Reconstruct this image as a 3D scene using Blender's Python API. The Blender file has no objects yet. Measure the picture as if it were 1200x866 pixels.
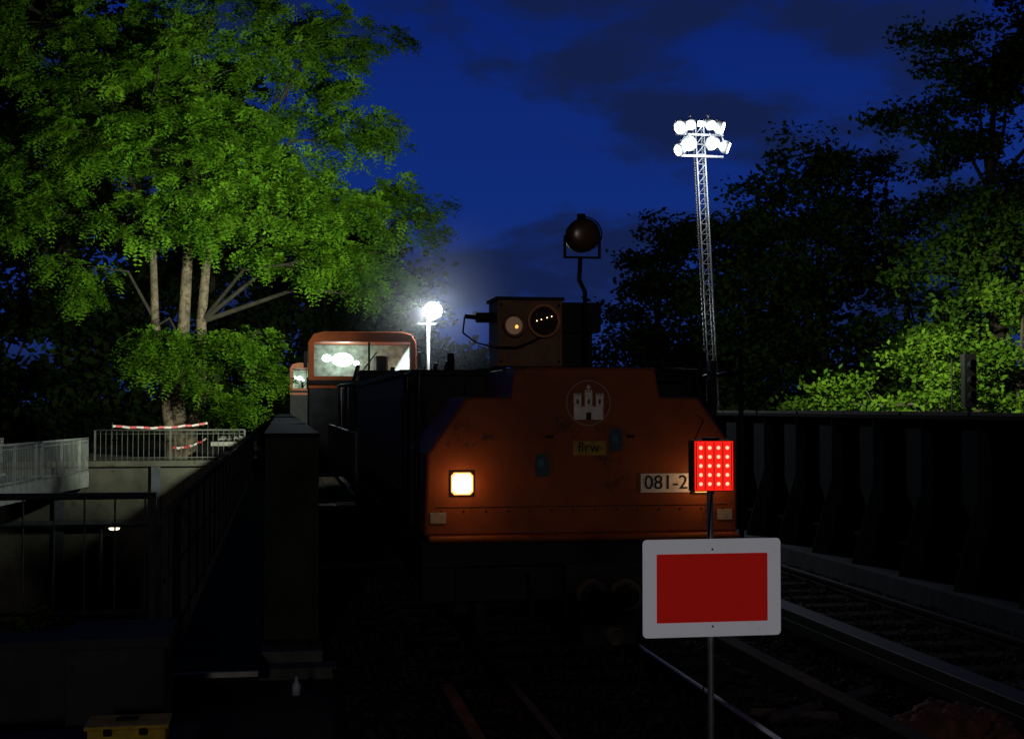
import bpy, bmesh, math, random
import numpy as np
from mathutils import Vector, Matrix
random.seed(7); rng=np.random.default_rng(7)
S=bpy.context.scene
S.view_settings.view_transform='Standard'; S.view_settings.look='None'; S.view_settings.exposure=0

# ---------------------------------------------------------------- materials
def mat(name,col,rough=.7,metal=0.,var=.35,scale=4.,bump=.15,bscale=None,emit=None,es=0.,spec=.3,rust=None):
    m=bpy.data.materials.new(name); m.use_nodes=True; nt=m.node_tree; N=nt.nodes; L=nt.links
    b=N['Principled BSDF']; tc=N.new('ShaderNodeTexCoord')
    n=N.new('ShaderNodeTexNoise'); n.inputs['Scale'].default_value=scale; n.inputs['Detail'].default_value=8; n.inputs['Roughness'].default_value=.65
    L.new(tc.outputs['Object'],n.inputs['Vector'])
    r=N.new('ShaderNodeValToRGB'); r.color_ramp.elements[0].position=.32; r.color_ramp.elements[1].position=.68
    r.color_ramp.elements[0].color=tuple(c*(1-var) for c in col)+(1,); r.color_ramp.elements[1].color=tuple(min(1,c*(1+var)) for c in col)+(1,)
    L.new(n.outputs['Fac'],r.inputs['Fac']); out=r.outputs['Color']
    if rust:
        n2=N.new('ShaderNodeTexNoise'); n2.inputs['Scale'].default_value=scale*2.3; n2.inputs['Detail'].default_value=10; n2.inputs['Roughness'].default_value=.75
        L.new(tc.outputs['Object'],n2.inputs['Vector'])
        r2=N.new('ShaderNodeValToRGB'); r2.color_ramp.elements[0].position=rust[1]; r2.color_ramp.elements[1].position=rust[1]+.1
        L.new(n2.outputs['Fac'],r2.inputs['Fac'])
        mx=N.new('ShaderNodeMixRGB'); L.new(r2.outputs['Color'],mx.inputs[0]); L.new(out,mx.inputs[1]); mx.inputs[2].default_value=tuple(rust[0])+(1,); out=mx.outputs[0]
    L.new(out,b.inputs['Base Color'])
    b.inputs['Roughness'].default_value=rough; b.inputs['Metallic'].default_value=metal; b.inputs['Specular IOR Level'].default_value=spec
    if bump:
        nb=N.new('ShaderNodeTexNoise'); nb.inputs['Scale'].default_value=bscale or scale*6; nb.inputs['Detail'].default_value=6
        L.new(tc.outputs['Object'],nb.inputs['Vector'])
        bp=N.new('ShaderNodeBump'); bp.inputs['Strength'].default_value=bump; bp.inputs['Distance'].default_value=.02
        L.new(nb.outputs['Fac'],bp.inputs['Height']); L.new(bp.outputs['Normal'],b.inputs['Normal'])
    if emit: b.inputs['Emission Color'].default_value=tuple(emit)+(1,); b.inputs['Emission Strength'].default_value=es
    return m
def leafmat(name,c1,c2,trans=.35):
    m=bpy.data.materials.new(name); m.use_nodes=True; nt=m.node_tree; N=nt.nodes; L=nt.links
    N.remove(N['Principled BSDF']); out=N['Material Output']
    tc=N.new('ShaderNodeTexCoord'); n=N.new('ShaderNodeTexNoise'); n.inputs['Scale'].default_value=.9; n.inputs['Detail'].default_value=6
    L.new(tc.outputs['Object'],n.inputs['Vector']); r=N.new('ShaderNodeValToRGB'); r.color_ramp.elements[0].position=.35; r.color_ramp.elements[1].position=.65
    r.color_ramp.elements[0].color=c1+(1,); r.color_ramp.elements[1].color=c2+(1,); L.new(n.outputs['Fac'],r.inputs['Fac'])
    d=N.new('ShaderNodeBsdfDiffuse'); t=N.new('ShaderNodeBsdfTranslucent'); mx=N.new('ShaderNodeMixShader'); mx.inputs[0].default_value=trans
    L.new(r.outputs[0],d.inputs[0]); L.new(r.outputs[0],t.inputs[0]); L.new(d.outputs[0],mx.inputs[1]); L.new(t.outputs[0],mx.inputs[2]); L.new(mx.outputs[0],out.inputs[0])
    return m
def emis(name,col,s):
    m=bpy.data.materials.new(name); m.use_nodes=True; b=m.node_tree.nodes['Principled BSDF']
    b.inputs['Base Color'].default_value=(.02,.02,.02,1); b.inputs['Emission Color'].default_value=tuple(col)+(1,); b.inputs['Emission Strength'].default_value=s
    return m

ORANGE=mat('orange_paint',(.215,.050,.008),.55,0,.35,1.3,.08,rust=((.045,.02,.010),.56))
ORANGE2=mat('orange_paint_far',(.30,.07,.015),.5,0,.3,2,.05)
BLACK=mat('black_steel',(.009,.009,.010),.6,0,.4,6,.1,spec=.2)
DKGREEN=mat('girder_paint',(.010,.014,.017),.85,0,.5,1.5,.2,rust=((.012,.009,.007),.64),spec=.02)
DKGREY=mat('dark_grey_steel',(.018,.020,.023),.6,0,.4,4,.1,spec=.2)
WALK=mat('walkway_plate',(.012,.013,.016),.8,0,.4,3,.2,spec=.1)
WAGON=mat('wagon_grey',(.05,.065,.075),.6,0,.35,2,.1)
GALV=mat('galvanised_steel',(.28,.29,.30),.45,.4,.2,6,.05)
RAILP=mat('railing_paint',(.030,.036,.044),.6,0,.4,5,.05,spec=.15)
RAILH=mat('rail_head_steel',(.10,.10,.12),.4,.5,.3,9,.05)
RUST=mat('rusty_steel',(.028,.014,.009),.85,0,.5,8,.3,spec=.05)
WOOD=mat('sleeper_wood',(.014,.012,.010),.9,0,.5,6,.5,spec=.05)
CONC=mat('concrete',(.045,.052,.062),.9,0,.4,1.3,.35,rust=((.02,.023,.024),.58),spec=.1)
CONCL=mat('pale_concrete',(.060,.060,.048),.9,0,.4,.8,.3,rust=((.028,.028,.022),.55),spec=.1)
PLINTH=mat('plinth_concrete',(.10,.105,.11),.9,0,.4,3,.3)
SLAB=mat('stone_slab',(.25,.25,.22),.9,0,.3,2,.3)
BALL=mat('ballast',(.014,.013,.012),.95,0,.6,14,1.0,30,spec=.05)
EARTH=mat('earth',(.035,.038,.022),.95,0,.5,.5,.6,8)
ASPH=mat('asphalt',(.03,.03,.032),.9,0,.3,3,.3,spec=.1)
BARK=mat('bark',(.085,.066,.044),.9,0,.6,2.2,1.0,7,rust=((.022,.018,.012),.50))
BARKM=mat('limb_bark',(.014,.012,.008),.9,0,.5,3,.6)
BARKD=mat('dark_bark',(.02,.017,.012),.9,0,.5,3,.6)
SIGNW=mat('sign_white',(.70,.70,.72),.45,0,.14,9,.1,rust=((.25,.23,.22),.57),emit=(.75,.75,.85),es=.15)  # faint emission put in to brighten the plate, imitating retroreflection
SIGNR=mat('sign_red',(.50,.012,.010),.4,0,.16,14,.05,emit=(.6,.012,.008),es=.19)  # same added emission on the red field; the board is no lamp
WHITE=mat('white_paint',(.7,.7,.7),.5,0,.2,20,.05)
DWHITE=mat('reflector_plate',(.30,.27,.24),.5,0,.2,20,.05)
YEL=mat('yellow_paint',(.55,.40,.03),.5,0,.3,12,.1)
YELD=mat('faded_yellow_sticker',(.30,.20,.02),.5,0,.4,20,.05)
BLUE=mat('blue_paint',(.03,.10,.16),.5,0,.3,20,.05)
RED=mat('red_plastic',(.6,.03,.02),.5,0,.2,6,.05)
BAG=mat('brown_sack',(.14,.06,.04),.9,0,.6,9,.8)
GLASS=mat('lamp_glass',(.03,.018,.010),.15,0,.1,5,0,spec=.8)
HOUS=mat('instrument_box',(.19,.10,.055),.6,0,.3,6,.15,rust=((.08,.045,.03),.58))
E_WARM=emis('headlight_and_glint_glow',(1,.66,.34),10)
E_WARMR=emis('headlight_rim_glow',(1,.40,.09),2.0)
E_WHITE=emis('floodlight_glow',(.82,.93,1),22)
E_CAB=emis('cab_lamp_glow',(.85,1,.95),12)
E_REDB=emis('red_lens',(1,.015,.008),.95)
E_REDL=emis('red_led',(1,.13,.08),6)
E_STREET=emis('street_glow',(1,.85,.5),4)
E_DIM=emis('dim_bulb',(1,.6,.35),.07)
LEAF=leafmat('robinia_leaves',(.038,.10,.006),(.085,.18,.012),.4)
LEAF2=leafmat('tree_leaves',(.018,.042,.006),(.038,.080,.009),.3)
LEAFD=leafmat('dark_leaves',(.010,.020,.006),(.018,.034,.008),.25)
LEAFY=leafmat('yellow_green_leaves',(.030,.068,.006),(.060,.115,.010),.35)

# ---------------------------------------------------------------- builder
class MB:
    def __init__(s): s.bm=bmesh.new(); s.m=[]
    def mi(s,m):
        if m not in s.m: s.m.append(m)
        return s.m.index(m)
    def box(s,x0,x1,y0,y1,z0,z1,m):
        v=[s.bm.verts.new(p) for p in [(x0,y0,z0),(x1,y0,z0),(x1,y1,z0),(x0,y1,z0),(x0,y0,z1),(x1,y0,z1),(x1,y1,z1),(x0,y1,z1)]]
        for f in [(0,3,2,1),(4,5,6,7),(0,1,5,4),(1,2,6,5),(2,3,7,6),(3,0,4,7)]:
            fc=s.bm.faces.new([v[i] for i in f]); fc.material_index=s.mi(m)
    def prism(s,poly,y0,y1,m):
        a=[s.bm.verts.new((x,y0,z)) for x,z in poly]; b=[s.bm.verts.new((x,y1,z)) for x,z in poly]; n=len(poly); k=s.mi(m)
        s.bm.faces.new(a).material_index=k; s.bm.faces.new(b[::-1]).material_index=k
        for i in range(n): s.bm.faces.new([a[i],b[i],b[(i+1)%n],a[(i+1)%n]]).material_index=k
    def tube(s,pts,rad,m,seg=8,cap=True):
        pts=[Vector(p) for p in pts]; k=s.mi(m); rings=[]
        if not hasattr(rad,'__len__'): rad=[rad]*len(pts)
        for i,p in enumerate(pts):
            t=(pts[min(i+1,len(pts)-1)]-pts[max(i-1,0)]).normalized()
            u=t.cross(Vector((0,0,1)) if abs(t.z)<.9 else Vector((0,1,0))).normalized(); w=t.cross(u)
            rings.append([s.bm.verts.new(p+(u*math.cos(2*math.pi*j/seg)+w*math.sin(2*math.pi*j/seg))*rad[i]) for j in range(seg)])
        for a,b in zip(rings,rings[1:]):
            for j in range(seg):
                f=s.bm.faces.new([a[j],a[(j+1)%seg],b[(j+1)%seg],b[j]]); f.material_index=k; f.smooth=seg>5
        if cap:
            s.bm.faces.new(rings[0][::-1]).material_index=k; s.bm.faces.new(rings[-1]).material_index=k
    def quad(s,pts,m):
        s.bm.faces.new([s.bm.verts.new(p) for p in pts]).material_index=s.mi(m)
    def ball(s,c,r,m,sc=(1,1,1),u=14,v=9):
        g=bmesh.ops.create_uvsphere(s.bm,u_segments=u,v_segments=v,radius=r,matrix=Matrix.Translation(c)@Matrix.Diagonal((*sc,1)))
        k=s.mi(m)
        for f in {f for vv in g['verts'] for f in vv.link_faces}: f.material_index=k; f.smooth=True
    def done(s,name,parent=None,bevel=0):
        bmesh.ops.recalc_face_normals(s.bm,faces=s.bm.faces)
        me=bpy.data.meshes.new(name); s.bm.to_mesh(me); s.bm.free()
        for m in s.m: me.materials.append(m)
        o=bpy.data.objects.new(name,me); S.collection.objects.link(o)
        if parent: o.parent=parent
        if bevel:
            b=o.modifiers.new('bevel','BEVEL'); b.width=bevel; b.segments=2; b.limit_method='ANGLE'; b.angle_limit=.6
        return o
def empty(name,loc=(0,0,0)):
    o=bpy.data.objects.new(name,None); S.collection.objects.link(o); o.empty_display_size=.2; return o
def text(name,t,loc,size,m,parent,ext=.002):
    c=bpy.data.curves.new(name,'FONT'); c.body=t; c.size=size; c.extrude=ext; c.align_x='CENTER'; c.align_y='CENTER'
    c.materials.append(m); o=bpy.data.objects.new(name,c); S.collection.objects.link(o); o.location=loc; o.rotation_euler=(math.pi/2,0,0); o.parent=parent; return o
def lamp(name,kind,loc,power,col,parent=None,target=None,angle=60,blend=.6,size=.15):
    l=bpy.data.lights.new(name,kind); l.energy=power; l.color=col
    if kind!='SUN': l.shadow_soft_size=size
    o=bpy.data.objects.new(name,l); S.collection.objects.link(o); o.location=loc
    if kind=='SPOT': l.spot_size=math.radians(angle); l.spot_blend=blend
    if target is not None: o.rotation_euler=(Vector(target)-Vector(loc)).to_track_quat('-Z','Y').to_euler()
    if parent: o.parent=parent
    return o

# ---------------------------------------------------------------- camera
cam=bpy.data.cameras.new('camera'); co=bpy.data.objects.new('camera',cam); S.collection.objects.link(co)
cam.lens=48; cam.sensor_width=36; cam.clip_end=3000; cam.clip_start=.05
co.location=(0,0,2.2); co.rotation_euler=(math.radians(91.6),0,math.radians(-9.58)); S.camera=co

# ---------------------------------------------------------------- world
w=bpy.data.worlds.new('World'); S.world=w; w.use_nodes=True; nt=w.node_tree; N=nt.nodes; L=nt.links
bg=N['Background']; sky=N.new('ShaderNodeTexSky'); sky.sky_type='NISHITA'; sky.sun_disc=False
sky.sun_elevation=math.radians(-4); sky.sun_rotation=math.radians(20)
tc=N.new('ShaderNodeTexCoord'); mp=N.new('ShaderNodeMapping'); mp.inputs['Scale'].default_value=(1,1,2.4); mp.inputs['Location'].default_value=(.9,.2,.66)
L.new(tc.outputs['Generated'],mp.inputs[0])
n=N.new('ShaderNodeTexNoise'); n.inputs['Scale'].default_value=5.5; n.inputs['Detail'].default_value=10; n.inputs['Roughness'].default_value=.58; n.inputs['Distortion'].default_value=.25; L.new(mp.outputs[0],n.inputs['Vector'])
cr=N.new('ShaderNodeValToRGB'); cr.color_ramp.elements[0].position=.45; cr.color_ramp.elements[1].position=.60; cr.color_ramp.interpolation='EASE'; L.new(n.outputs['Fac'],cr.inputs[0])
sep=N.new('ShaderNodeSeparateXYZ'); L.new(tc.outputs['Generated'],sep.inputs[0])
gr=N.new('ShaderNodeValToRGB'); e=gr.color_ramp.elements; e[0].position=0; e[0].color=(.010,.028,.14,1); e[1].position=.6; e[1].color=(.0010,.005,.06,1)
m1=e.new(.15); m1.color=(.0050,.0240,.180,1); m2=e.new(.30); m2.color=(.0028,.0150,.145,1)
L.new(sep.outputs['Z'],gr.inputs[0])
mx=N.new('ShaderNodeMixRGB'); L.new(cr.outputs[0],mx.inputs[0]); L.new(gr.outputs[0],mx.inputs[1]); mx.inputs[2].default_value=(.0060,.0135,.064,1)
mr=N.new('ShaderNodeMapRange'); mr.inputs['From Min'].default_value=-.2; mr.inputs['From Max'].default_value=.8; mr.inputs['To Min'].default_value=.08; mr.inputs['To Max'].default_value=1; L.new(sep.outputs['Y'],mr.inputs['Value'])
ml=N.new('ShaderNodeVectorMath'); ml.operation='SCALE'; L.new(mx.outputs[0],ml.inputs[0]); L.new(mr.outputs[0],ml.inputs['Scale'])
sk=N.new('ShaderNodeVectorMath'); sk.operation='SCALE'; sk.inputs['Scale'].default_value=.001; L.new(sky.outputs[0],sk.inputs[0])
ad=N.new('ShaderNodeVectorMath'); ad.operation='ADD'; L.new(ml.outputs[0],ad.inputs[0]); L.new(sk.outputs[0],ad.inputs[1])
L.new(ad.outputs[0],bg.inputs[0]); bg.inputs[1].default_value=1
rear_fill=lamp('rear_fill','SUN',(0,-10,10),.11,(1,.86,.72),target=(3.5,15,6)); rear_fill.data.angle=math.radians(3)  # weak warm fill added from behind the camera, in place of street lighting

# ---------------------------------------------------------------- ground
g=MB(); X0,X1,Y0,Y1=-600,600,-200,1500
g.quad([(-1,Y0,-.2),(X1,Y0,-.2),(X1,Y1,-.2),(-1,Y1,-.2)],EARTH)
g.quad([(X0,Y0,-.25),(-1,Y0,-.25),(-1,11.6,-.25),(X0,11.6,-.25)],EARTH)
g.quad([(X0,46,.34),(-1,46,.34),(-1,Y1,.34),(X0,Y1,.34)],EARTH)
g.quad([(X0,11.6,-4.6),(-1,11.6,-4.6),(-1,46,-4.6),(X0,46,-4.6)],ASPH)
g.quad([(X0,11.6,-4.6),(X0,11.6,-.25),(-1,11.6,-.25),(-1,11.6,-4.6)],CONC)
g.quad([(-1,11.6,-4.6),(-1,11.6,-.2),(-1,46,-.2),(-1,46,-4.6)],CONC)
g.quad([(-1,46,-.2),(-1,46,.34),(-1,Y1,.34),(-1,Y1,-.2)],CONC)
g.done('ground')
a=MB(); a.box(-60,-1.02,45.7,45.98,-4.6,.30,CONCL); a.box(-60,-1.02,45.55,46.1,.30,.48,CONCL)
for i in range(20): a.box(-58+i*3-.15,-58+i*3+.15,45.55,45.69,-4.6,.29,CONC)
a.box(-60,-1.02,45.3,45.54,-1.6,-1.4,CONC)
a.done('abutment_wall',bevel=.01)
b=MB(); bm=b.bm; k=b.mi(BALL)
nx,ny=60,260; xs=np.linspace(.45,7.7,nx); ys=np.concatenate([np.linspace(4,18,180),np.linspace(18.3,140,80)])
vv=[[bm.verts.new((x,y,-.16+.05*math.sin(x*1.9)+random.uniform(-.022,.022))) for x in xs] for y in ys]
for i in range(ny-1):
    for j in range(nx-1): bm.faces.new([vv[i][j],vv[i][j+1],vv[i+1][j+1],vv[i+1][j]]).material_index=k
b.done('ballast_bed')
def stones(name,n,x0,x1,y0,y1,z,m,smin=.02,smax=.045):
    base=np.array([(1,0,0),(-1,0,0),(0,1,0),(0,-1,0),(0,0,1),(0,0,-1)],float)
    F=np.array([(0,2,4),(2,1,4),(1,3,4),(3,0,4),(2,0,5),(1,2,5),(3,1,5),(0,3,5)])
    c=np.stack([rng.uniform(x0,x1,n),rng.uniform(y0,y1,n),rng.uniform(z-.02,z+.02,n)],1)
    s=rng.uniform(smin,smax,(n,1,1))*rng.uniform(.6,1.2,(n,6,1))
    rot=np.linalg.qr(rng.normal(size=(n,3,3)))[0]
    V=(np.einsum('kj,nij->nki',base,rot)*s+c[:,None]).reshape(-1,3)
    FF=(F[None]+np.arange(n)[:,None,None]*6).reshape(-1,3)
    me=bpy.data.meshes.new(name); me.from_pydata(V.tolist(),[],FF.tolist()); me.materials.append(m)
    o=bpy.data.objects.new(name,me); S.collection.objects.link(o)
STONE=mat('stone',(.032,.029,.028),.9,0,.6,3,.3,spec=.1)
stones('ballast_stones',14000,.5,7.6,6,19,-.12,STONE)
def track(name,cx):
    t=MB()
    for i in range(110):
        y=4+i*.65; t.box(cx-1.25,cx+1.25,y,y+.25,-.22,-.1+random.uniform(-.004,.004),WOOD)
    for sx in (-.72,.72):
        x=cx+sx; t.box(x-.065,x+.065,2,90,-.098,-.075,RUST); t.box(x-.012,x+.012,2,90,-.075,-.035,RUST); t.box(x-.034,x+.034,2,90,-.035,-.004,RUST); t.box(x-.028,x+.028,2,90,-.004,0,RAILH)
        for i in range(40):
            y=4+i*.65+.08
            for q in (-.1,.1): t.box(x+q-.025,x+q+.025,y,y+.09,-.1,-.05,RUST)
    t.done(name,bevel=0)
track('railway_track',2.55); track('railway_track',6.2)
c=MB()
for cx,wd,zt,m in ((4.12,.16,.05,RUST),(5.02,.22,.22,DKGREY)):
    c.box(cx-wd/2,cx+wd/2,5,70,zt-.09,zt,m)
    c.box(cx-wd/2,cx-wd/2+.02,5,70,zt-.2,zt-.092,m)
    for i in range(30): c.box(cx-.04,cx+.04,6+i*2,6.08+i*2,-.15,zt-.091,RUST)
c.done('conductor_rail',bevel=.008)
c=MB(); c.box(1.27,1.37,6,11,-.12,-.02,mat('timber',(.10,.045,.018),.9,0,.5,5,.4)); c.done('guard_timber')

# ---------------------------------------------------------------- right plate girder
g=MB(); X=8.0
g.box(X,X+.02,3,75,-.15,2.06,DKGREEN); g.box(X-.2,X+.22,3,75,2.063,2.10,DKGREEN); g.box(X-.2,X+.22,3,75,-.19,-.152,DKGREEN)
for i in range(52):
    y=3.3+i*1.4
    g.box(X-.16,X-.002,y,y+.02,-.15,2.06,DKGREEN)
    g.prism([(X-.55,-.15),(X-.165,-.15),(X-.165,1.2)],y,y+.018,DKGREEN)
    for kx in range(9): g.ball((X-.01,y+.09,.1+kx*.22),.018,DKGREEN,u=6,v=4)
g.box(X-.14,X-.004,3,75,.45,.49,DKGREEN); g.box(X-.6,X-.2,3,75,-.18,.12,CONC)
g.done('plate_girder')
LITEDGE=mat('flange_lit_edge',(.08,.065,.035),.9)  # yellowish tone stands for the top flange's lit edge; strips added to carry it
t=MB()
for i in range(40): t.box(X-.12+random.uniform(-.01,.01),X+.16,4+i*1.8,4+i*1.8+1.74,2.104,2.15+random.uniform(-.01,.012),LITEDGE)
t.done('girder_lit_edge',bevel=.005)

# ---------------------------------------------------------------- left plate girder + plinth
g=MB()
g.box(.09,.11,13.1,75,0,1.92,DKGREEN); g.box(-.16,.36,13.0,75,1.923,1.96,DKGREEN); g.box(-.16,.36,13.0,75,.0,.035,DKGREEN)
ENDP=mat('girder_end_plate',(.03,.033,.028),.8,0,.5,2,.2,rust=((.02,.015,.01),.6),spec=.05)
g.box(-.15,.35,13.0,13.03,.037,1.92,ENDP)
for i in range(44):
    y=14.2+i*1.4
    g.box(-.12,.088,y,y+.02,.037,1.92,DKGREEN); g.box(.112,.32,y,y+.02,.037,1.92,DKGREEN)
for z in [.15+.13*i for i in range(14)]:
    for x in (-.11,.31): g.ball((x,12.995,z),.017,ENDP,u=6,v=4)
g.done('plate_girder')
p=MB(); p.box(-.17,.38,12.6,13.8,-.25,-.004,PLINTH); p.box(-.2,.5,12.3,12.59,-.25,-.1,PLINTH)
for x in (-.05,.25): p.tube([(x,12.8,-.01),(x,12.8,.05)],.025,RUST)
p.done('bearing_plinth',bevel=.02)

# ---------------------------------------------------------------- service walkway
wk=MB(); wk.box(-.93,-.18,11.65,60,-.08,0,WALK); wk.box(-.93,-.18,11.60,11.648,-.03,.012,GALV)
for i in range(60): wk.box(-.93,-.18,11.9+i*.8,11.91+i*.8,.0005,.006,BLACK)
wk.done('service_walkway')
r=MB(); x=-.96
for i in range(27):
    y=11.8+i*1.4; r.box(x-.03,x+.03,y,y+.05,-.1,1.3,RAILP)
r.tube([(x,11.8,1.32),(x,49,1.32)],.03,RAILP); r.tube([(x,11.8,.15),(x,49,.15)],.018,RAILP); r.tube([(x,11.8,.75),(x,49,.75)],.018,RAILP)
for i in range(300): r.box(x-.006,x+.006,11.85+i*.12,11.862+i*.12,.15,1.3,RAILP)
r.done('walkway_railing')
r=MB(); y=12.05
for xx in (-1.08,-2.9,-4.7,-6.5): r.box(xx-.03,xx+.03,y-.03,y+.03,-.3,1.44,RAILP)
for z,rr in ((1.45,.03),(.47,.022),(1.2,.012)): r.tube([(-7,y,z),(-1.05,y,z)],rr,RAILP)
for i in range(24): r.box(-6.9+i*.25,-6.885+i*.25,y-.008,y+.008,.47,1.45,RAILP)
r.done('parapet_railing')
p=MB(); p.box(-7,-1.48,10.6,10.95,-.25,.42,CONC); p.box(-7,-1.48,10.55,11.0,.423,.48,CONC)
p.box(-1.47,-.80,9.9,10.7,-.25,.52,CONC); p.box(-1.51,-.76,9.86,10.74,.523,.60,CONC)
p.box(-7,-1.0,11.7,12.3,-.28,.3,CONC)
p.done('concrete_parapet',bevel=.015)
p=MB(); p.box(-4,-.55,8.9,9.6,-.25,.05,CONC); p.box(-.54,-.05,8.6,9.1,-.22,-.02,mat('edge_timber',(.05,.022,.015),.9,0,.5,6,.4)); p.done('kerb_slab',bevel=.012)
y=MB(); y.box(-1.20,-.72,9.0,9.3,.052,.16,YEL); y.box(-1.22,-.70,8.98,9.32,.163,.19,YEL)
for xx in (-1.1,-.88): y.box(xx,xx+.05,8.965,8.978,.13,.175,BLACK)
y.box(-1.04,-.90,9.13,9.17,.191,.21,BLACK)
y.done('yellow_toolbox',bevel=.008)
bt=MB(); bt.tube([(.13,11.3,-.13),(.13,11.3,-.05),(.13,11.3,-.02),(.13,11.3,.02)],[.035,.035,.015,.013],mat('plastic_bottle',(.35,.4,.5),.3),10); bt.tube([(.13,11.3,.021),(.13,11.3,.04)],.016,BLUE,10); bt.done('plastic_bottle')

# ---------------------------------------------------------------- footbridge (left), fences
def railing(name,pts,zb,zt,m,step=.12):
    r=MB()
    for (xa,ya),(xb,yb) in zip(pts,pts[1:]):
        Ln=math.hypot(xb-xa,yb-ya); n=int(Ln/step)
        for z,rr in ((zt,.035),(zb+.08,.02),(zt-.12,.015)): r.tube([(xa,ya,z),(xb,yb,z)],rr,m,6)
        for i in range(n+1):
            f=i/n; X_,Y_=xa+(xb-xa)*f,ya+(yb-ya)*f; q=.03 if i%14==0 else .009
            r.box(X_-q,X_+q,Y_-q,Y_+q,zb,zt,m)
    r.done(name)
FB=mat('footbridge_steel',(.22,.24,.235),.6,0,.25,3,.1,spec=.1)
fb=MB()
P=[(-8.3,14),(-8.1,20),(-7.9,26),(-7.6,31),(-7.2,36),(-6.7,40.5),(-6.1,45.4)]
for (xa,ya),(xb,yb) in zip(P,P[1:]):
    for o0,o1,z0,z1 in ((-2.6,0,-.12,.06),(-.12,.03,-.32,.14),(-2.63,-2.5,-.32,.14)):
        a_=[(xa+o0,ya,z0),(xa+o1,ya,z0),(xb+o1,yb,z0),(xb+o0,yb,z0)]; b_=[(q[0],q[1],z1) for q in a_]
        V=[fb.bm.verts.new(q) for q in a_+b_]
        for f in [(0,3,2,1),(4,5,6,7),(0,1,5,4),(1,2,6,5),(2,3,7,6),(3,0,4,7)]: fb.bm.faces.new([V[i] for i in f]).material_index=fb.mi(FB)
for (xx,yy) in ((-9.4,20),(-8.9,34)): fb.tube([(xx,yy,-4.6),(xx,yy,-.12)],.3,CONC,12)
fb.done('footbridge')
railing('footbridge_railing',P,.14,1.22,FB,.14); railing('footbridge_railing',[(x-2.6,y) for x,y in P],.14,1.22,FB,.14)
BR=mat('bank_railing_steel',(.06,.065,.055),.6,.1,.25,6,.05)
railing('bank_railing',[(-6.0,46.3),(-1.2,46.3)],.48,1.46,BR,.17)
railing('bank_railing',[(-22,51),(-10.5,49.5)],.34,1.95,FB,.2)

TP=bpy.data.materials.new('barrier_tape'); TP.use_nodes=True; nt=TP.node_tree; b_=nt.nodes['Principled BSDF']; t_=nt.nodes.new('ShaderNodeTexCoord'); wv=nt.nodes.new('ShaderNodeTexWave'); wv.inputs['Scale'].default_value=.7
rp=nt.nodes.new('ShaderNodeValToRGB'); rp.color_ramp.interpolation='CONSTANT'; rp.color_ramp.elements[0].color=(.40,.02,.02,1); rp.color_ramp.elements[1].color=(.42,.40,.38,1); rp.color_ramp.elements[1].position=.5
nt.links.new(t_.outputs['Object'],wv.inputs['Vector']); nt.links.new(wv.outputs['Fac'],rp.inputs[0]); nt.links.new(rp.outputs[0],b_.inputs['Base Color'])
tp=MB()
for A,B in (((-5.6,47.5,1.58),(-2.5,48.2,1.66)),((-3.6,47.3,.85),(-2.5,47.2,1.15))):
    A=Vector(A);B=Vector(B)
    for i in range(12):
        f0,f1=i/12,(i+1)/12; p0=A.lerp(B,f0);p1=A.lerp(B,f1); s0=-.10*math.sin(math.pi*f0)+.015*math.sin(i*2.3);s1=-.10*math.sin(math.pi*f1)+.015*math.sin((i+1)*2.3)
        tp.quad([p0+Vector((0,0,s0-.035)),p1+Vector((0,0,s1-.035)),p1+Vector((0,0,s1+.035)),p0+Vector((0,0,s0+.035))],TP)
for q in ((-5.6,47.5),(-2.5,48.2)): tp.tube([(q[0],q[1],.34),(q[0],q[1],1.7)],.02,DKGREY)
tp.done('barrier_tape')
pl=MB()
for i in range(9):
    x=-2.1+random.uniform(-.3,.9); y=50+random.uniform(-1,1.5); z=.34+.17*(i//2)
    pl.box(x-.5,x+.5,y-.35,y+.35,z,z+.15,SLAB)
pl.done('stone_slab_pile',bevel=.02)
o=MB(); o.tube([(-5.0,40,-4.6),(-5.0,40,-1.2)],.05,DKGREY); o.tube([(-5,40,-1.2),(-4.75,39.9,-1.12)],.03,DKGREY); o.ball((-4.62,39.85,-1.12),.2,DKGREY,(1,.7,.4)); o.ball((-4.62,39.82,-1.19),.15,E_STREET,(1,.7,.35)); o.done('street_lamp')

# ---------------------------------------------------------------- locomotive
loco=empty('work_locomotive')
CX=2.5; F=11.2
b=MB()
prof=[(-1.34,1.14),(1.34,1.14),(1.34,1.82),(1.0,2.29),(.66,2.29),(.62,2.54),(-.58,2.54),(-.62,2.29),(-.99,2.29),(-1.32,1.82)]
b.prism([(CX+x,z) for x,z in prof],F,F+1.6,ORANGE)
b.box(CX-1.32,CX+1.32,F-.16,F-.002,1.10,1.15,ORANGE)
b.done('front_hood',loco,.025)
b=MB()
b.box(CX-1.36,CX+1.36,F+1.62,F+9.5,1.05,2.5,BLACK); b.box(CX-1.4,CX+1.4,F+1.7,F+9.4,2.503,2.56,BLACK)
for i in range(26): b.box(CX-1.385,CX-1.362,F+1.9+i*.28,F+2.05+i*.28,1.4,2.3,DKGREY)
b.box(CX-1.37,CX+1.37,F-.1,F+9.6,.90,1.095,BLACK)
b.box(CX-1.2,CX+1.2,F+.05,F+9.4,.6,.898,BLACK)
b.box(CX-1.37,CX-1.1,F-.14,F+.1,.62,.9,BLACK); b.box(CX+1.1,CX+1.37,F-.14,F+.1,.62,.9,BLACK)
b.done('body',loco,.01)
b=MB()
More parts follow.
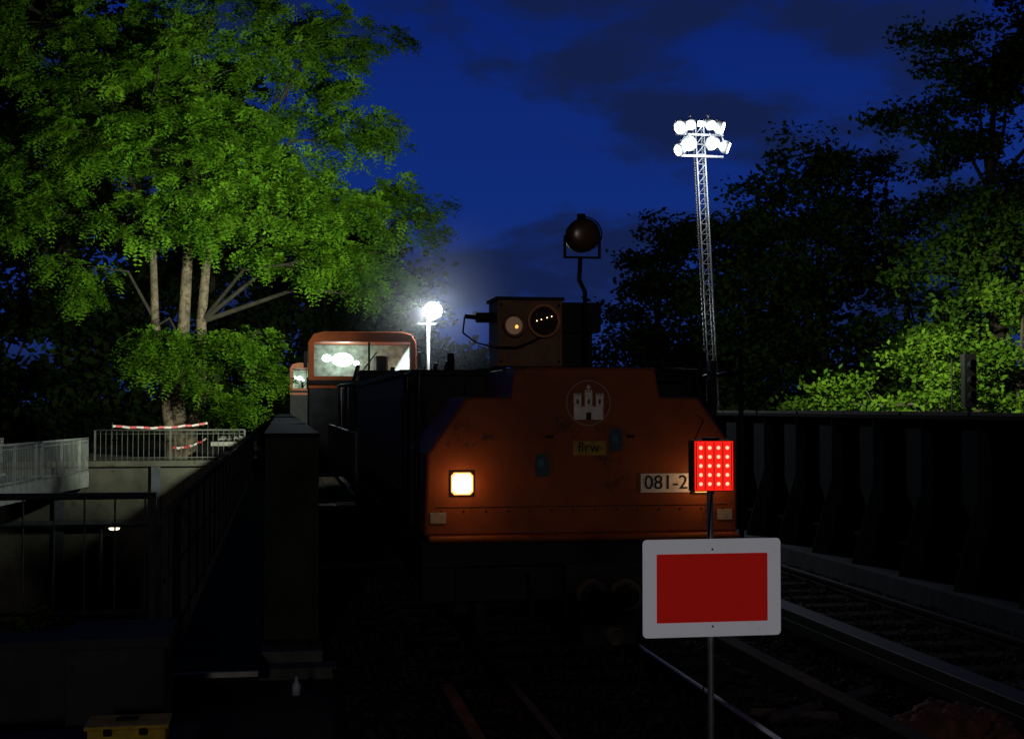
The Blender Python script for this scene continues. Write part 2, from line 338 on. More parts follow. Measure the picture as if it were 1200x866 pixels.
for y in (F+1.3,F+3.3,F+6.4,F+8.4):
    for sx in (-.74,.74):
        b.tube([(CX+sx-.06,y,.43),(CX+sx+.06,y,.43)],.43,DKGREY,28); b.tube([(CX+sx*1.1-.05,y,.43),(CX+sx*1.1+.05,y,.43)],.12,RUST,12)
    b.tube([(CX-.7,y,.43),(CX+.7,y,.43)],.08,RUST)
for yy in (F+.7,F+5.8):
    for sx in (-1.0,.92): b.box(CX+sx,CX+sx+.1,yy,yy+3.3,.4,.62,BLACK)
b.done('bogies',loco)
b=MB()
CPL=mat('coupler_steel',(.09,.08,.07),.5,.2,.4,8,.2)
b.box(CX-.2,CX+.5,F-.25,F-.102,.5,.92,DKGREY); b.box(CX-.08,CX+.36,F-.35,F-.25,.28,.6,DKGREY)
for sx in (0,.27):
    b.tube([(CX+sx,F-.42,.68),(CX+sx,F-.25,.68)],.125,CPL,22); b.tube([(CX+sx,F-.45,.68),(CX+sx,F-.42,.68)],[.07,.1],BLACK,18)
b.tube([(CX+.13,F-.36,.40),(CX+.13,F-.6,.38)],.07,CPL,12)
for sx in (-.5,.75): b.tube([(CX+sx,F-.1,.85),(CX+sx,F-.25,.7),(CX+sx+.03,F-.28,.45),(CX+sx+.05,F-.2,.35)],.022,BLACK)
b.done('coupler',loco,.008)
b=MB()
for sx in (-1.03,1.03):
    b.box(CX+sx-.098,CX+sx+.098,F-.02,F-.003,1.475,1.675,BLACK)
    b.prism([(CX+sx+x_,1.575+z_) for x_,z_ in ((-.066,-.092),(.066,-.092),(.091,-.066),(.091,.066),(.066,.092),(-.066,.092),(-.091,.066),(-.091,-.066))],F-.03,F-.021,E_WARMR)
    b.prism([(CX+sx+x_,1.575+z_) for x_,z_ in ((-.052,-.079),(.052,-.079),(.078,-.052),(.078,.052),(.052,.079),(-.052,.079),(-.078,.052),(-.078,-.052))],F-.036,F-.0305,E_WARM)
    b.box(CX+sx*1.19-.065,CX+sx*1.19+.065,F-.012,F-.003,1.25,1.34,DWHITE)
    lamp('headlight_bulb','POINT',(CX+sx,F-.18,1.575),1.6,(1,.5,.2),loco,size=.05)
b.done('headlights',loco)
b=MB()
n=40; ex=CX+.04; ez=2.24
for i in range(n):
    a0,a1=2*math.pi*i/n,2*math.pi*(i+1)/n
    b.prism([(ex+.183*math.cos(a0),ez+.183*math.sin(a0)),(ex+.191*math.cos(a0),ez+.191*math.sin(a0)),(ex+.191*math.cos(a1),ez+.191*math.sin(a1)),(ex+.183*math.cos(a1),ez+.183*math.sin(a1))],F-.006,F-.002,DWHITE)
y0,y1=F-.014,F-.0045
b.box(ex-.125,ex+.125,y0,y1,2.10,2.21,WHITE)
for q in (-.095,.0,.095):
    b.box(ex+q-.032,ex+q+.032,y0,y1,2.212,2.30 if q else 2.33,WHITE)
    for s_ in (-.024,.0,.024): b.box(ex+q+s_-.007,ex+q+s_+.007,y0,y1,(2.302 if q else 2.332),(2.32 if q else 2.35),WHITE)
b.box(ex-.022,ex+.022,F-.017,F-.0145,2.10,2.16,BLACK)
for q in (-.095,0,.095): b.box(ex+q-.008,ex+q+.008,F-.017,F-.0145,2.23,2.27,BLACK)
b.box(ex-.007,ex+.007,y0,y1,2.352,2.39,WHITE); b.box(ex-.018,ex+.018,F-.0175,F-.0147,2.366,2.376,WHITE)
b.box(CX-.09,CX+.19,F-.008,F-.003,1.80,1.92,YELD)
MUG=mat('mug_sticker',(.02,.05,.08),.5)
for cx_,cz_ in ((-.36,1.72),(.27,1.93)):
    b.prism([(CX+cx_-.05,cz_-.10),(CX+cx_+.06,cz_-.09),(CX+cx_+.065,cz_+.03),(CX+cx_+.02,cz_+.1),(CX+cx_-.04,cz_+.09),(CX+cx_-.06,cz_+.03)],F-.012,F-.0085,MUG)
    b.box(CX+cx_-.03,CX+cx_+.02,F-.016,F-.0125,cz_-.02,cz_+.05,BLUE)
b.box(CX+.49,CX+1.09-.175,F-.012,F-.003,1.485,1.645,WHITE)
b.box(CX-1.25,CX+1.25,F-.004,F-.001,1.375,1.381,BLACK)
for i in range(14): b.ball((CX-1.2+i*.185,F-.003,1.345),.009,RUST,u=6,v=4)
b.done('badges',loco)
text('number','081-2',(CX+.71,F-.015,1.565),.165,BLACK,loco); text('sticker_text','flrw',(CX+.04,F-.011,1.865),.12,BLACK,loco)
b=MB()
y=F+.45
b.box(CX-.66,CX-.09,y,y+.5,2.56,3.13,HOUS); b.box(CX-.085,CX+.26,y+.02,y+.4,2.86,3.12,BLACK); b.box(CX-.68,CX-.07,y-.015,y+.52,3.133,3.16,BLACK)
b.box(CX-.08,CX+.2,y+.1,y+.35,2.56,2.855,BLACK)
def ring_(cx,cz,r,yy,m,dep=.06,t=.02):
    nn=28
    for i in range(nn):
        a0,a1=2*math.pi*i/nn,2*math.pi*(i+1)/nn
        b.prism([(cx+r*math.cos(a0),cz+r*math.sin(a0)),(cx+(r+t)*math.cos(a0),cz+(r+t)*math.sin(a0)),(cx+(r+t)*math.cos(a1),cz+(r+t)*math.sin(a1)),(cx+r*math.cos(a1),cz+r*math.sin(a1))],yy-dep,yy-.001,m)
RIMP=mat('lamp_rim_paint',(.60,.22,.09),.5)
ring_(CX-.26,2.95,.125,y,RIMP); ring_(CX-.52,2.91,.08,y,HOUS)
b.tube([(CX-.26,y-.03,2.95),(CX-.26,y-.002,2.95)],.124,GLASS,28); b.ball((CX-.52,y-.005,2.91),.078,E_DIM,(1,.4,1)); b.ball((CX-.50,y-.03,2.90),.018,E_WARMR,(1,.4,1))
for q in (-.06,-.02,.03,.07): b.ball((CX-.26+q,y-.034,2.97+q*.3),.004,E_WARM,u=6,v=4)  # glowing dots stand for lights reflected in the dark lamp glass
for q in ((-.63,2.6),(-.12,2.6),(-.63,3.09),(-.12,3.09)): b.ball((CX+q[0],y-.004,q[1]),.012,BLACK,u=8,v=5)
b.tube([(CX-.66,y+.2,2.99),(CX-.82,y+.2,2.99)],.045,BLACK,12); b.tube([(CX-.82,y+.2,2.99),(CX-.92,y+.2,3.0)],.02,BLACK)
b.tube([(CX-.92,y+.2,3.0),(CX-.95,y+.1,2.85),(CX-.85,y,2.76),(CX-.7,y-.05,2.72),(CX-.5,y-.06,2.72),(CX-.35,y-.05,2.78),(CX-.26,y-.05,2.83)],.008,BLACK,6)
b.done('instrument_box',loco,.004)
b=MB()
b.tube([(CX+.09,F+.3,2.5),(CX+.08,F+.3,3.2),(CX+.03,F+.3,3.3),(CX+.04,F+.3,3.5)],.02,BLACK,8)
b.tube([(CX+.05,F+.2,3.68),(CX+.05,F+.36,3.68),(CX+.05,F+.46,3.68)],[.145,.14,.05],BLACK,26)
b.ball((CX+.05,F+.2,3.68),.128,mat('searchlight_glass',(.09,.045,.025),.25,0,.3,6,0,spec=.6),(1,.25,1),24,12); b.tube([(CX+.05,F+.15,3.68),(CX+.05,F+.199,3.68)],[.15,.15],DKGREY,26,False)
b.tube([(CX+.05,F+.3,3.82),(CX+.05,F+.3,3.87)],.04,BLACK,10); b.box(CX-.11,CX-.095,F+.25,F+.3,3.5,3.68,BLACK); b.box(CX+.195,CX+.21,F+.25,F+.3,3.5,3.68,BLACK); b.box(CX-.11,CX+.21,F+.25,F+.3,3.485,3.5,BLACK)
b.done('searchlight',loco)
b=MB()
for sx in (-1.39,1.43):
    for yy in (F+.15,F+1.2): b.tube([(CX+sx,yy,1.0),(CX+sx,yy,2.72 if sx>0 else 2.5)],.022,BLACK)
    b.tube([(CX+sx,F+.15,2.5),(CX+sx,F+1.2,2.5)],.02,BLACK)
b.box(CX+1.3,CX+1.36,F+.6,F+.7,1.8,2.62,BLACK)
b.tube([(CX-1.0,F+.05,2.29),(CX-1.0,F+.05,2.5),(CX-.65,F+.05,2.53)],.012,BLACK); b.tube([(CX+1.0,F+.05,2.29),(CX+1.0,F+.05,2.52),(CX+.66,F+.05,2.53)],.012,BLACK)
b.tube([(CX+.6,F+1,2.54),(CX+1.45,F+1,2.54)],.02,BLACK)
for sx in (-.3,.4): b.box(CX+sx-.03,CX+sx+.03,F-.04,F-.003,1.95,1.97,BLACK)
for sx in (-.9,1.0,1.2): b.tube([(CX+sx,F+1.8,2.56),(CX+sx,F+1.8,2.72)],.035,BLACK)
b.done('handrails',loco)

wg=empty('flat_wagon'); b=MB()
b.box(CX-1.35,CX+1.35,21.5,33,.9,1.15,WAGON); b.box(CX-1.37,CX-1.3,21.5,33,1.153,1.8,WAGON); b.box(CX+1.3,CX+1.37,21.5,33,1.153,1.8,WAGON)
for i in range(10): b.box(CX-1.41,CX-1.372,21.7+i*1.2,21.8+i*1.2,.95,1.8,BLACK)
for y in (22.8,24.4,30,31.6):
    for sx in (-.74,.74): b.tube([(CX+sx-.06,y,.4),(CX+sx+.06,y,.4)],.4,DKGREY,20)
b.done('wagon_body',wg,.01)
b=MB()
for i in range(22):
    x=CX+random.uniform(-1.0,1.0); y=random.uniform(22,32); h=random.uniform(.9,1.75); s=random.uniform(.1,.4)
    b.box(x-s,x+s,y-s,y+s,1.155,1.155+h,BLACK)
    if i%2==0: b.tube([(x,y,1.15+h),(x+.1,y,1.5+h)],.05,BLACK)
    if i%5==0: b.ball((x,y-.2,1.2+h),.18,BLACK)
b.tube([(CX-1.2,22,2.6),(CX-1.2,32,2.7)],.04,BLACK); 
for y in (22,25,28,31): b.tube([(CX-1.2,y,1.2),(CX-1.2,y,2.65)],.04,BLACK)
b.done('machinery',wg,.01)

CABI=mat('cab_interior',(.30,.40,.33),.8,0,.6,5,.1)
def cabv(name,cx,y,zr,wd,lit):
    e_=empty(name); b=MB(); h=wd/2
    b.prism([(cx-h,zr-.25),(cx-h+.04,zr-.25),(cx+h-.04,zr-.25),(cx+h,zr-.25),(cx+h-.12,zr-.06),(cx+h-.35,zr),(cx-h+.35,zr),(cx-h+.12,zr-.06)],y,y+2.2,ORANGE2)
    for s_ in (-1,1): b.box(min(cx+s_*h,cx+s_*(h-.14)),max(cx+s_*h,cx+s_*(h-.14)),y,y+.15,zr-1.1,zr-.253,ORANGE2)
    b.box(cx-h,cx+h,y-.05,y+2.2,zr-1.4,zr-1.103,ORANGE2); b.box(cx-h+.02,cx+h-.02,y-.03,y+2.2,zr-2.9,zr-1.403,DKGREY)
    b.box(cx-h+.02,cx+h-.02,y+1.6,y+1.7,zr-1.1,zr-.255,CABI)
    b.box(cx-h-.02,cx+h+.02,y-.12,y-.052,zr-1.3,zr-1.2,BLACK)
    b.tube([(cx-.1,y-.03,zr-1.1),(cx+.35,y-.03,zr-.5)],.02,BLACK); b.tube([(cx+.5,y+.6,zr-1.1),(cx+.5,y+.7,zr-.6)],.18,BLACK)
    b.tube([(cx-.1,y+.5,zr-1.1),(cx-.1,y+.6,zr-.85)],.05,BLACK); b.box(cx+h*.1,cx+h*.14,y+.02,y+.06,zr-1.1,zr-.255,BLACK)
    b.box(cx-h,cx+h,y,y+2.2,.5,zr-2.903,BLACK)
    for s_ in (-h-.12,h+.02): b.box(cx+s_,cx+s_+.1,y-.1,y,zr-.9,zr-.5,BLACK)
    b.done('cab_body',e_,.02)
    b=MB(); q=wd/2.66
    b.ball((cx-.45*q,y+1.0,zr-.66),.17*q,E_CAB,(1.6,.5,1)); b.ball((cx-.85*q,y+1.1,zr-.62),.09*q,E_CAB,(1.3,.6,1)); b.ball((cx-.1*q,y+1.1,zr-.74),.06*q,E_CAB,(1.3,.6,1)); b.done('work_light',e_)
    lamp('cab_light','POINT',(cx-.4*q,y+.8,zr-.62),lit,(.85,1,.9),e_,size=.1)
    return e_
cabv('rail_crane',1.98,34,4.08,2.66,20)
cabv('rail_crane',1.0,60,4.15,1.3,4)

wl=empty('work_floodlight'); b=MB(); lx,ly,lz=3.78,34.6,4.66
b.tube([(lx-.1,ly,2.0),(lx-.1,ly,lz)],.04,GALV); b.ball((lx,ly-.1,lz),.22,emis('work_lamp_glow',(.88,.95,1),60),(1.1,.5,.95)); b.tube([(lx,ly-.08,lz),(lx,ly+.2,lz)],[.24,.18],BLACK,20)
b.tube([(lx-.42,ly-.05,lz-.1),(lx-.28,ly+.2,lz-.1)],[.20,.12],BLACK,16); b.box(lx-.5,lx+.1,ly+.02,ly+.08,lz-.35,lz-.3,BLACK)
b.done('lamp_head',wl)
lamp('lamp_bulb','POINT',(lx,ly-.5,lz),1300,(.85,.95,1),wl,size=.1)
lamp('lamp_beam','SPOT',(lx+.1,ly+.5,lz),15000,(.95,1,.78),wl,target=(-4.0,50,4.5),angle=80,blend=1,size=.2)
# scattering ball added for the lamp's glow, fading out from its centre
hz=bpy.data.materials.new('lamp_glow_haze'); hz.use_nodes=True; nt=hz.node_tree; nt.nodes.remove(nt.nodes['Principled BSDF']); vs=nt.nodes.new('ShaderNodeVolumeScatter'); vs.inputs['Color'].default_value=(.8,.88,1,1)
t1=nt.nodes.new('ShaderNodeTexCoord'); ln=nt.nodes.new('ShaderNodeVectorMath'); ln.operation='LENGTH'; nt.links.new(t1.outputs['Object'],ln.inputs[0])
r1=nt.nodes.new('ShaderNodeMapRange'); r1.interpolation_type='SMOOTHERSTEP'; r1.inputs['From Min'].default_value=0; r1.inputs['From Max'].default_value=2.9; r1.inputs['To Min'].default_value=.0065; r1.inputs['To Max'].default_value=0
nt.links.new(ln.outputs['Value'],r1.inputs['Value']); nt.links.new(r1.outputs[0],vs.inputs['Density'])
nt.links.new(vs.outputs[0],nt.nodes['Material Output'].inputs['Volume'])
b=MB(); b.ball((0,0,0),3.0,hz,(1,1,1),32,20); o=b.done('lamp_glow_haze'); o.location=(lx,ly-.3,lz)

# ---------------------------------------------------------------- light mast
ms=empty('light_mast'); b=MB(); bx,by,bz=8.85,26.9,-.2; tx,tz=8.42,8.0
def mp_(f,ox,oy): return (bx+(tx-bx)*f+ox,by+oy,bz+(tz-bz)*f)
nseg=40; wq=.09
for ox,oy in ((-wq,-wq),(wq,-wq),(wq,wq),(-wq,wq)): b.tube([mp_(0,ox,oy),mp_(1,ox,oy)],.016,GALV,6)
for i in range(nseg):
    f0,f1=i/nseg,(i+1)/nseg
    b.tube([mp_(f0,-wq,-wq),mp_(f1,wq,-wq)],.008,GALV,4); b.tube([mp_(f0,-wq,-wq),mp_(f0,wq,-wq)],.008,GALV,4); b.tube([mp_(f0,wq,-wq),mp_(f1,wq,wq)],.008,GALV,4)
coil=[]
for i in range(400):
    f=.25+.72*i/400; a_=i*.9; coil.append(mp_(f,-wq-.05+.03*math.cos(a_),-wq+.03*math.sin(a_)))
b.tube(coil,.008,BLACK,4)
b.box(bx-.5,bx+.5,by-.4,by+.4,-.2,.7,GALV)
b.done('mast',ms)
b=MB()
for z in (tz-.22,tz-.66): b.box(tx-.5,tx+.5,by-.13,by-.09,z-.02,z+.02,GALV)
for hx,hz_,dx,dy,dz,rr in ((-.46,-.12,-.9,-.8,-.5,.12),(-.24,-.06,-.3,-1,-.9,.09),(.20,-.05,.4,-1,-.9,.09),(.44,-.10,1.2,-.5,-.4,.12),(-.50,-.58,-1.1,-.4,-.4,.10),(-.28,-.46,-.3,-.8,-.9,.13),(.25,-.44,.5,-.8,-.9,.12),(.56,-.50,1.3,-.4,-.5,.11)):
        c=Vector((tx+hx,by-.25,tz+hz_)); d=Vector((dx,dy,dz)).normalized()
        b.tube([c,c-d*.10,c-d*.20],[rr*1.3,rr*1.2,.05],GALV,16); b.tube([c+d*.002,c+d*.02],[rr,rr*.95],E_WHITE,16)
        b.tube([c-d*.1+Vector((0,0,.12)),c-d*.1+Vector((0,.1,.2))],.02,GALV,6)
        b.tube([c-d*.02,Vector((tx+hx*.6,by-.1,tz+hz_-.02))],.018,BLACK,6)
b.box(tx-.04,tx+.04,by-.2,by-.12,tz-.05,tz+.05,E_WHITE)
b.done('lamp_heads',ms)
lamp('beam_left','SPOT',(tx-.7,by-.4,tz-.4),50000,(.90,1,.74),ms,target=(-1.5,50,10.5),angle=42,blend=1,size=.3)
lamp('beam_side','SPOT',(tx-.8,by-.4,tz-.6),4500,(.96,1,.9),ms,target=(-8,38,.8),angle=34,blend=1,size=.3)
lamp('beam_right','SPOT',(tx+.8,by-.3,tz-.5),24000,(.95,1,.68),ms,target=(21,36,1.4),angle=56,blend=1,size=.3)
lamp('spill','POINT',(tx,by-.7,tz-.5),120,(.9,.96,1),ms,size=.3)

# ---------------------------------------------------------------- stop board
sg=empty('stop_signal_board'); sx,sy,sz=1.80,5.58,1.44
def rrect(cx,cz,w_,h_,r_):
    pts=[]
    for (qx,qz,a0) in ((w_/2-r_,-h_/2+r_,-90),(w_/2-r_,h_/2-r_,0),(-w_/2+r_,h_/2-r_,90),(-w_/2+r_,-h_/2+r_,180)):
        for i in range(6): a=math.radians(a0+i*18); pts.append((cx+qx+r_*math.cos(a),cz+qz+r_*math.sin(a)))
    return pts
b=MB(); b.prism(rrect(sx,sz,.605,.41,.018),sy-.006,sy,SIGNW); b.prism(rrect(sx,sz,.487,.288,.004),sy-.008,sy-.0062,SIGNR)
for q in (-.12,.12): b.tube([(sx,sy-.010,sz+q*1.35),(sx,sy-.008,sz+q*1.35)],.005,GALV,10)
b.done('board',sg)
b=MB(); b.tube([(sx,sy+.022,-.16),(sx,sy+.022,sz+.42)],.014,GALV,12); b.box(sx-.2,sx+.2,sy-.1,sy+.14,-.19,-.15,BLACK)
for q in (-.12,.12): b.box(sx-.035,sx+.035,sy+.001,sy+.04,sz+q-.015,sz+q+.015,GALV)
b.done('post',sg,.001)
b=MB(); lz_=1.955
b.box(sx-.088,sx+.088,sy-.03,sy+.045,lz_-.108,lz_+.108,BLACK); b.box(sx-.084,sx+.084,sy-.036,sy-.0305,lz_-.104,lz_+.104,E_REDB)
for i in range(4):
    for j in range(5):
        b.tube([(sx-.058+i*.0387,sy-.040,lz_-.076+j*.038),(sx-.058+i*.0387,sy-.0365,lz_-.076+j*.038)],[.0055,.0085],E_REDL,10)
for i in range(5): b.box(sx-.0785+i*.0387-.0015,sx-.0785+i*.0387+.0015,sy-.040,sy-.0362,lz_-.1,lz_+.1,RED)
b.tube([(sx-.092,sy,lz_-.1),(sx-.1,sy,lz_+.05),(sx-.06,sy,lz_+.14),(sx-.035,sy,lz_+.19),(sx-.07,sy,lz_+.22)],.003,BLACK,6)
b.box(sx-.03,sx+.03,sy-.02,sy+.04,lz_+.1085,lz_+.118,BLACK)
b.tube([(sx,sy+.0,lz_-.11),(sx-.02,sy,lz_-.4),(sx-.03,sy+.03,lz_-1.0),(sx-.15,sy+.3,.2),(sx-.05,sy+.5,-.1)],.004,BLACK,6)
b.done('red_lamp',sg,.002)

b=MB(); b.ball((4.55,8.9,-.02),.33,BAG,(1.25,.8,.5),24,14); b.ball((4.9,8.7,-.05),.22,BAG,(1,.9,.5),18,10)
o=b.done('debris_sack'); tx_=bpy.data.textures.new('crumple','CLOUDS'); tx_.noise_scale=.13; dm=o.modifiers.new('d','DISPLACE'); dm.texture=tx_; dm.strength=.14
sb=o.modifiers.new('s','SUBSURF'); sb.levels=1; sb.render_levels=2; o.modifiers.move(1,0)
b=MB(); 
for A,B_ in (((3.55,9.6,-.08),(4.6,10.2,-.02)),((3.5,9.9,-.1),(4.5,9.3,-.06))): b.tube([A,B_],.045,CPL,4)
b.done('timber_offcuts')
b=MB(); q=(15.2,28.5); b.tube([(q[0],q[1],-.2),(q[0],q[1],2.2)],.06,BLACK); b.box(q[0]-.14,q[0]+.14,q[1]-.1,q[1]+.1,2.2,3.4,BLACK)
for z in (2.45,2.8,3.15): b.tube([(q[0],q[1]-.25,z+.03),(q[0],q[1]-.1,z)],.09,BLACK,12,False)
b.tube([(q[0]-.4,q[1],-.2),(q[0]-.4,q[1],3.3)],.02,BLACK); b.done('railway_signal')

# ---------------------------------------------------------------- trees
def leafmesh(name,B,A,W,m,parent):
    n=len(B); V=np.empty((n,4,3)); V[:,0]=B; V[:,1]=B+A*.5+W; V[:,2]=B+A; V[:,3]=B+A*.5-W
    me=bpy.data.meshes.new(name); me.vertices.add(n*4); me.vertices.foreach_set('co',V.reshape(-1).astype(np.float32))
    me.loops.add(n*4); me.loops.foreach_set('vertex_index',np.arange(n*4,dtype=np.int32))
    me.polygons.add(n); me.polygons.foreach_set('loop_start',np.arange(0,n*4,4,dtype=np.int32))
    me.update(); me.validate(); me.materials.append(m)
    o=bpy.data.objects.new(name,me); S.collection.objects.link(o); o.parent=parent; return o
def nrm(a): return a/np.maximum(np.linalg.norm(a,axis=-1,keepdims=True),1e-6)
def tree(name,base,lobes,stems,mleaf,mbark,sub=9,per=16,fronds=0,K=26,leaf=.3,dens=1.,br=.05,clump=(1.0,.55),mlimb=None,front=0.,lift=.3):
    root=empty(name); bx,by,bz=base; b=MB(); mlimb=mlimb or mbark
    ends=[]
    for st in stems:
        pts=[(bx+p[0],by+p[1],bz+p[2]) for p in st]; rr=[p[3] for p in st]
        if len(pts)>5:
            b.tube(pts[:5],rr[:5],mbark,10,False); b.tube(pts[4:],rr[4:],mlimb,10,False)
        else: b.tube(pts,rr,mbark,10)
        ends+= [Vector(p) for p in pts[2:]]
    C=[];O=[]
    for lb in lobes:
        lx,lyy,lz,rx,rz=lb; ry=max(rx*.9,1.2) if rx>.5 else rx; c=np.array([bx+lx,by+lyy,bz+lz])
        cv=Vector(c)
        st=min(ends,key=lambda e:(e-cv).length+ (3 if e.z>cv.z else 0)); mid=st.lerp(cv,.5)+Vector((random.uniform(-.3,.3),random.uniform(-.3,.3),lift))*min(1,rx)
        L_=(cv-st).length
        if rx>.5: b.tube([st,mid,cv],[.04+.010*L_,.035+.005*L_,.025],mlimb,6,False)
        ns=max(4,int(sub*rx*(rz+.3)*dens)); d=nrm(rng.normal(size=(ns,3))); rad=rng.uniform(.3,1.05,(ns,1))
        if front:
            fl=rng.random(ns)<front; d[fl,1]=-np.abs(d[fl,1])
        sc=c+d*rad*np.array([rx,ry,rz])
        for s_ in sc[::3]:
            sv=Vector(s_); b.tube([cv.lerp(mid,.3),cv.lerp(sv,.5)+Vector((0,0,.12))*min(1,rx),sv],[br*.6,br*.4,.01*min(1,rx)],mlimb,4,False)
        for s_,dd in zip(sc,d):
            k=max(3,int(per*rng.uniform(.5,1.4))); q=nrm(rng.normal(size=(k,3))); cr_=clump[0]*rng.uniform(.6,1.25)
            C.append(s_+q*rng.uniform(.3,1,(k,1))*np.array([cr_,cr_,cr_*clump[1]])); O.append(nrm(q*.8+dd*.7))
    C=np.concatenate(C); O=np.concatenate(O); n=len(C)
    if fronds:
        T=n*fronds; c=np.repeat(C,fronds,0)+rng.normal(size=(T,3))*.10; o=np.repeat(O,fronds,0)+rng.normal(size=(T,3))*.6
        o[:,2]=o[:,2]*.4-.15; u=nrm(o); up=np.array([0,0,1.])+rng.normal(size=(T,3))*.25; s=nrm(np.cross(u,up)); Ln=rng.uniform(.4,.75,(T,1)); P_=6
        B=[];A=[];W=[]
        for i in range(P_):
            t=(i+.6)/P_; pos=c+u*t*Ln-np.array([0,0,1.])*(.4*t*t*Ln)
            sz=leaf*math.sin(math.pi*(.2+.7*t))
            for sg_ in (-1,1):
                ax=nrm(s*sg_+u*.35+rng.normal(size=(T,3))*.25)*sz; B.append(pos); A.append(ax); W.append(u*sz*.24)
        B=np.concatenate(B);A=np.concatenate(A);W=np.concatenate(W)
    else:
        T=n*K; c=np.repeat(C,K,0)+rng.normal(size=(T,3))*np.array([.34,.34,.2])*(leaf/.3); a=nrm(rng.normal(size=(T,3))*np.array([1,1,.6]))
        sz=leaf*rng.uniform(.6,1.2,(T,1)); w_=nrm(np.cross(a,rng.normal(size=(T,3))+np.array([0,0,1.2])))
        B=c;A=a*sz;W=w_*sz*.3
    b.done('trunk_and_limbs',root); leafmesh('foliage',B,A,W,mleaf,root)
L1=[(8.2,0,9.6,2.0,1.1),(6.9,-1,8.7,2.2,1.4),(5.8,-1,7.2,2.2,1.2),(7.4,-1,5.9,1.2,.8),(5.9,0,12,2.2,1.8),(3.9,1,14.2,3.1,2.0),(.5,-1,13.6,3.2,2.2),(-3.3,0,13.6,3.0,2.3),
 (-5.4,0,10.6,2.7,2.0),(.2,-3,10.4,2.6,1.5),(-2.4,-2.5,11,2.3,1.4),(2.2,-3,11.8,2.2,1.3),(3.3,-2,9.9,2.4,1.6),(-3.3,-1,6.9,1.5,1.2),(-4.6,-1,8.6,1.6,1.1),(1.0,-3.4,8.6,1.8,.9),(-.8,-3,12.4,2.1,1.3),(4.8,-2,9.2,2,1.1),(4.2,-2.5,7.0,1.6,.9),
 (.8,-1.8,3.8,2.3,.8),(2.7,-1.5,3.1,1.2,.9),(-.8,-1.8,3.4,1.1,.8),(1.6,-1.7,1.9,1.3,.5),(.6,-1.9,2.9,1.3,.6),(-1.2,-1.7,4.5,.9,.6),(2.6,-2,4.4,1.1,.6),
 (1,1,17.2,3.6,2.0),(-5,0,16.2,3.2,2.2),(5.4,1,16.0,2.2,1.3),(2.8,-1,7.7,1.6,.8),(-1.8,-2.6,8.5,1.5,.9),(.2,-2.4,7.8,1.3,.6)]
ST=[[(-.25,0,-.2,.42),(-.38,0,.7,.28),(-.62,0,2,.19),(-1.02,-.1,5,.15),(-1.12,-.1,7.6,.13),(-1.7,0,9.5,.1),(-2.5,0,12,.05)],
 [(0,.1,-.2,.4),(-.08,0,.8,.30),(-.22,0,2.2,.25),(-.05,0,4.2,.24),(.12,.1,7.7,.18),(.3,0,11,.12),(.6,0,15,.04)],
 [(.1,0,-.2,.36),(.28,-.1,1,.24),(.72,-.2,2.5,.20),(.62,-.1,5.0,.19),(.85,-.1,7.9,.15),(1.8,0,10.0,.11),(3,0,12.5,.04)]]
tree('locust_tree',(-3.54,51.3,.34),L1,ST,LEAF,BARK,sub=3.1,per=15,fronds=4,leaf=.21,clump=(.85,.36),mlimb=BARKM,front=.5,lift=.8)
def st1(h): return [[(0,0,-.2,.38),(0,0,h*.15,.3),(.2,0,h*.4,.24),(0,.1,h*.7,.14),(.2,0,h,.05)]]
tree('deciduous_tree',(19.4,47.4,-.2),[(0,0,11,2.6,1.2),(1.5,0,10,2.4,1.6),(-1,0,9.2,2.6,1.5),(2.6,0,7.6,2.6,2),(-.5,-1,7,3,2),(-3,0,6.2,2,1.6),(-2,-1,4.2,2.6,1.6),(1.5,-1,4.8,3,1.8),(0,-1,2.2,3,1.4),(3.5,-1,2.4,2.5,1.6),(-3.4,-1,1.6,2,1.2)],st1(10),LEAF2,BARKD,sub=3.0,per=10,K=22,leaf=.26)
tree('deciduous_tree',(21.6,39,-.2),[(-1.4,0,13.6,1.7,.8),(.6,0,12.6,2.0,1.1),(-1.9,0,11.2,1.8,.9),(.5,0,10.2,2.4,1.4),(-1.2,0,8.6,2.2,1.3),(1.6,0,8,2.4,1.6),(-1.6,-1,6.4,2.2,1.2),(1,-1,5.4,2.4,1.5),(-2,-1,4.2,2,1.1),(.5,-1,2.8,2.8,1.3),(3,-1,3,2,2),(-2.5,-1,2,2,1),(2,0,14.8,1.8,.9),(2.5,0,12,1.8,1.4),(-.4,0,12.2,1.4,1.2),(.8,0,13.8,1.4,.9)],st1(13),LEAF2,BARKD,sub=3.3,per=10,K=24,leaf=.22,clump=(.8,.45))
tree('deciduous_tree',(16.3,58,-.2),[(.8,0,9.9,1.4,1.0),(-.4,0,8.4,1.8,1.2),(1.6,0,7.6,2,1.6),(-1.2,0,6,2,1.4),(.8,0,4.8,2.6,1.8),(-1.6,0,3.6,1.8,1.4),(1,0,2.4,3,1.5),(3.4,0,9,1.6,2),(4,0,5,2,2.5),(5,0,10.4,1.5,1.2),(-1.4,0,1.8,1.8,1.2)],st1(9),LEAF2,BARKD,sub=3.4,per=10,K=24,leaf=.30)
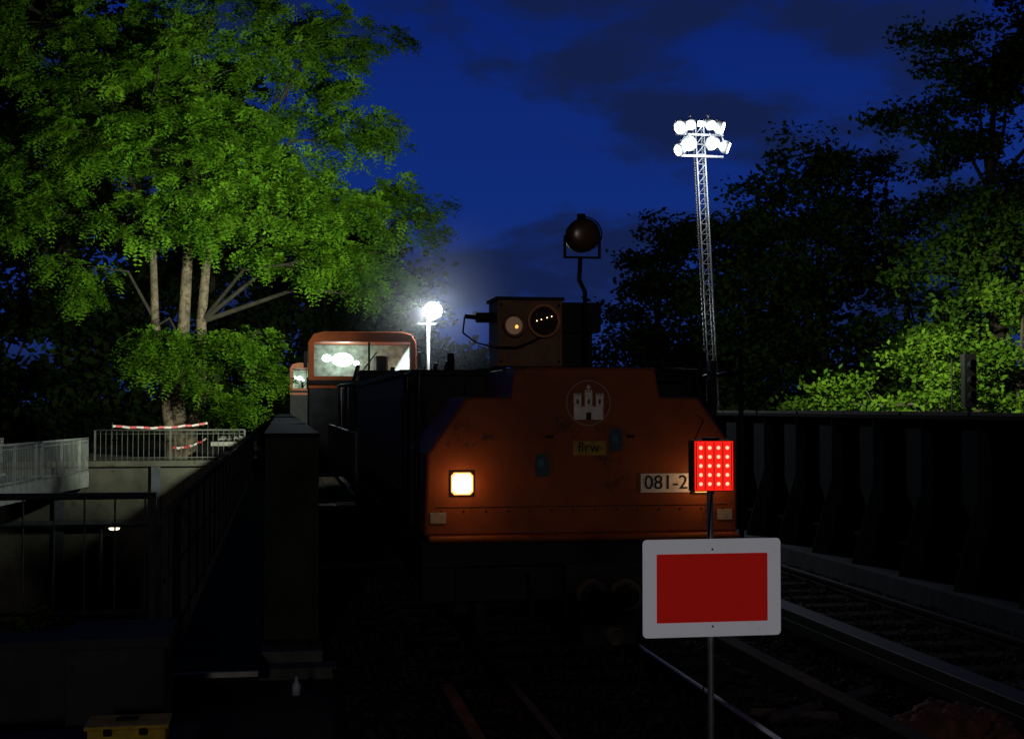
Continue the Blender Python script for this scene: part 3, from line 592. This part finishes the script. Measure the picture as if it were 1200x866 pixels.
tree('deciduous_shrub',(17.2,34,-.2),[(0,0,2.6,1.6,1.0),(1.9,0,3.6,1.6,1.2),(-1.9,.5,2.4,1.5,.9),(2.8,0,2.2,1.8,1.2),(-.4,-.5,1.5,2,.8),(3.8,0,4.6,1.6,1.2),(-3.2,1,2.0,1.2,.7),(5,0,3,1.8,1.6),(1.4,-.4,1.6,1.8,1),(3,.5,5.8,1.4,.8),(-.2,.5,4.2,1.3,.8)],[[(0,0,-.1,.1),(.1,0,1,.08),(.2,0,2,.05)],[(2,0,-.1,.12),(2.2,0,1.5,.08),(2.4,0,3,.04)]],LEAFY,BARKD,sub=4.2,per=10,K=20,leaf=.17,br=.03,clump=(.6,.5))
def wood(name,spec,y,leaf,m,K=30,sub=1.0):
    lobes=[]
    for x0,x1,zt in spec:
        z=0
        while z<zt:
            lobes.append(((x0+x1)/2+random.uniform(-.6,.6),random.uniform(-2,2),max(1.4,z),(x1-x0)*.62,1.6)); z+=2.3
    tree(name,(0,y,0),lobes,[[(x0*.5+x1*.5,0,0,.35),(x0*.5+x1*.5,0,zt*.4,.25),(x0*.5+x1*.5,0,zt*.8,.1)] for x0,x1,zt in spec],m,BARKD,sub=sub,per=8,K=K,leaf=leaf,clump=(1.5,.7))
wood('woodland',[(-24,-19,26),(-19,-14,27),(-14,-10,27),(-10,-6,24),(-6,-2,21),(-2,1,17),(1,4,13.5),(4,6.5,12),(6.5,8.6,10),(8.6,10.4,6.5)],80,.65,LEAFD,30,1.2)
wood('distant_trees',[(6+i*5,11+i*5,4.5+2*math.sin(i*1.7)) for i in range(14)],105,.9,LEAFD,20)
wood('hedge_trees',[(17,21,6.5),(21,25,8),(25,29,9),(29,33,10),(33,38,9)],56,.5,LEAFD,22)
tree('weed_plant',(-2.0,11.3,.0),[(0,0,.45,.16,.14),(.12,0,.6,.1,.1),(-.12,0,.3,.12,.1)],[[(0,0,-.25,.01),(0,0,.1,.008),(.02,0,.4,.004)]],LEAFY,BARKD,sub=60,per=5,K=8,leaf=.06,br=.004,clump=(.1,.6))
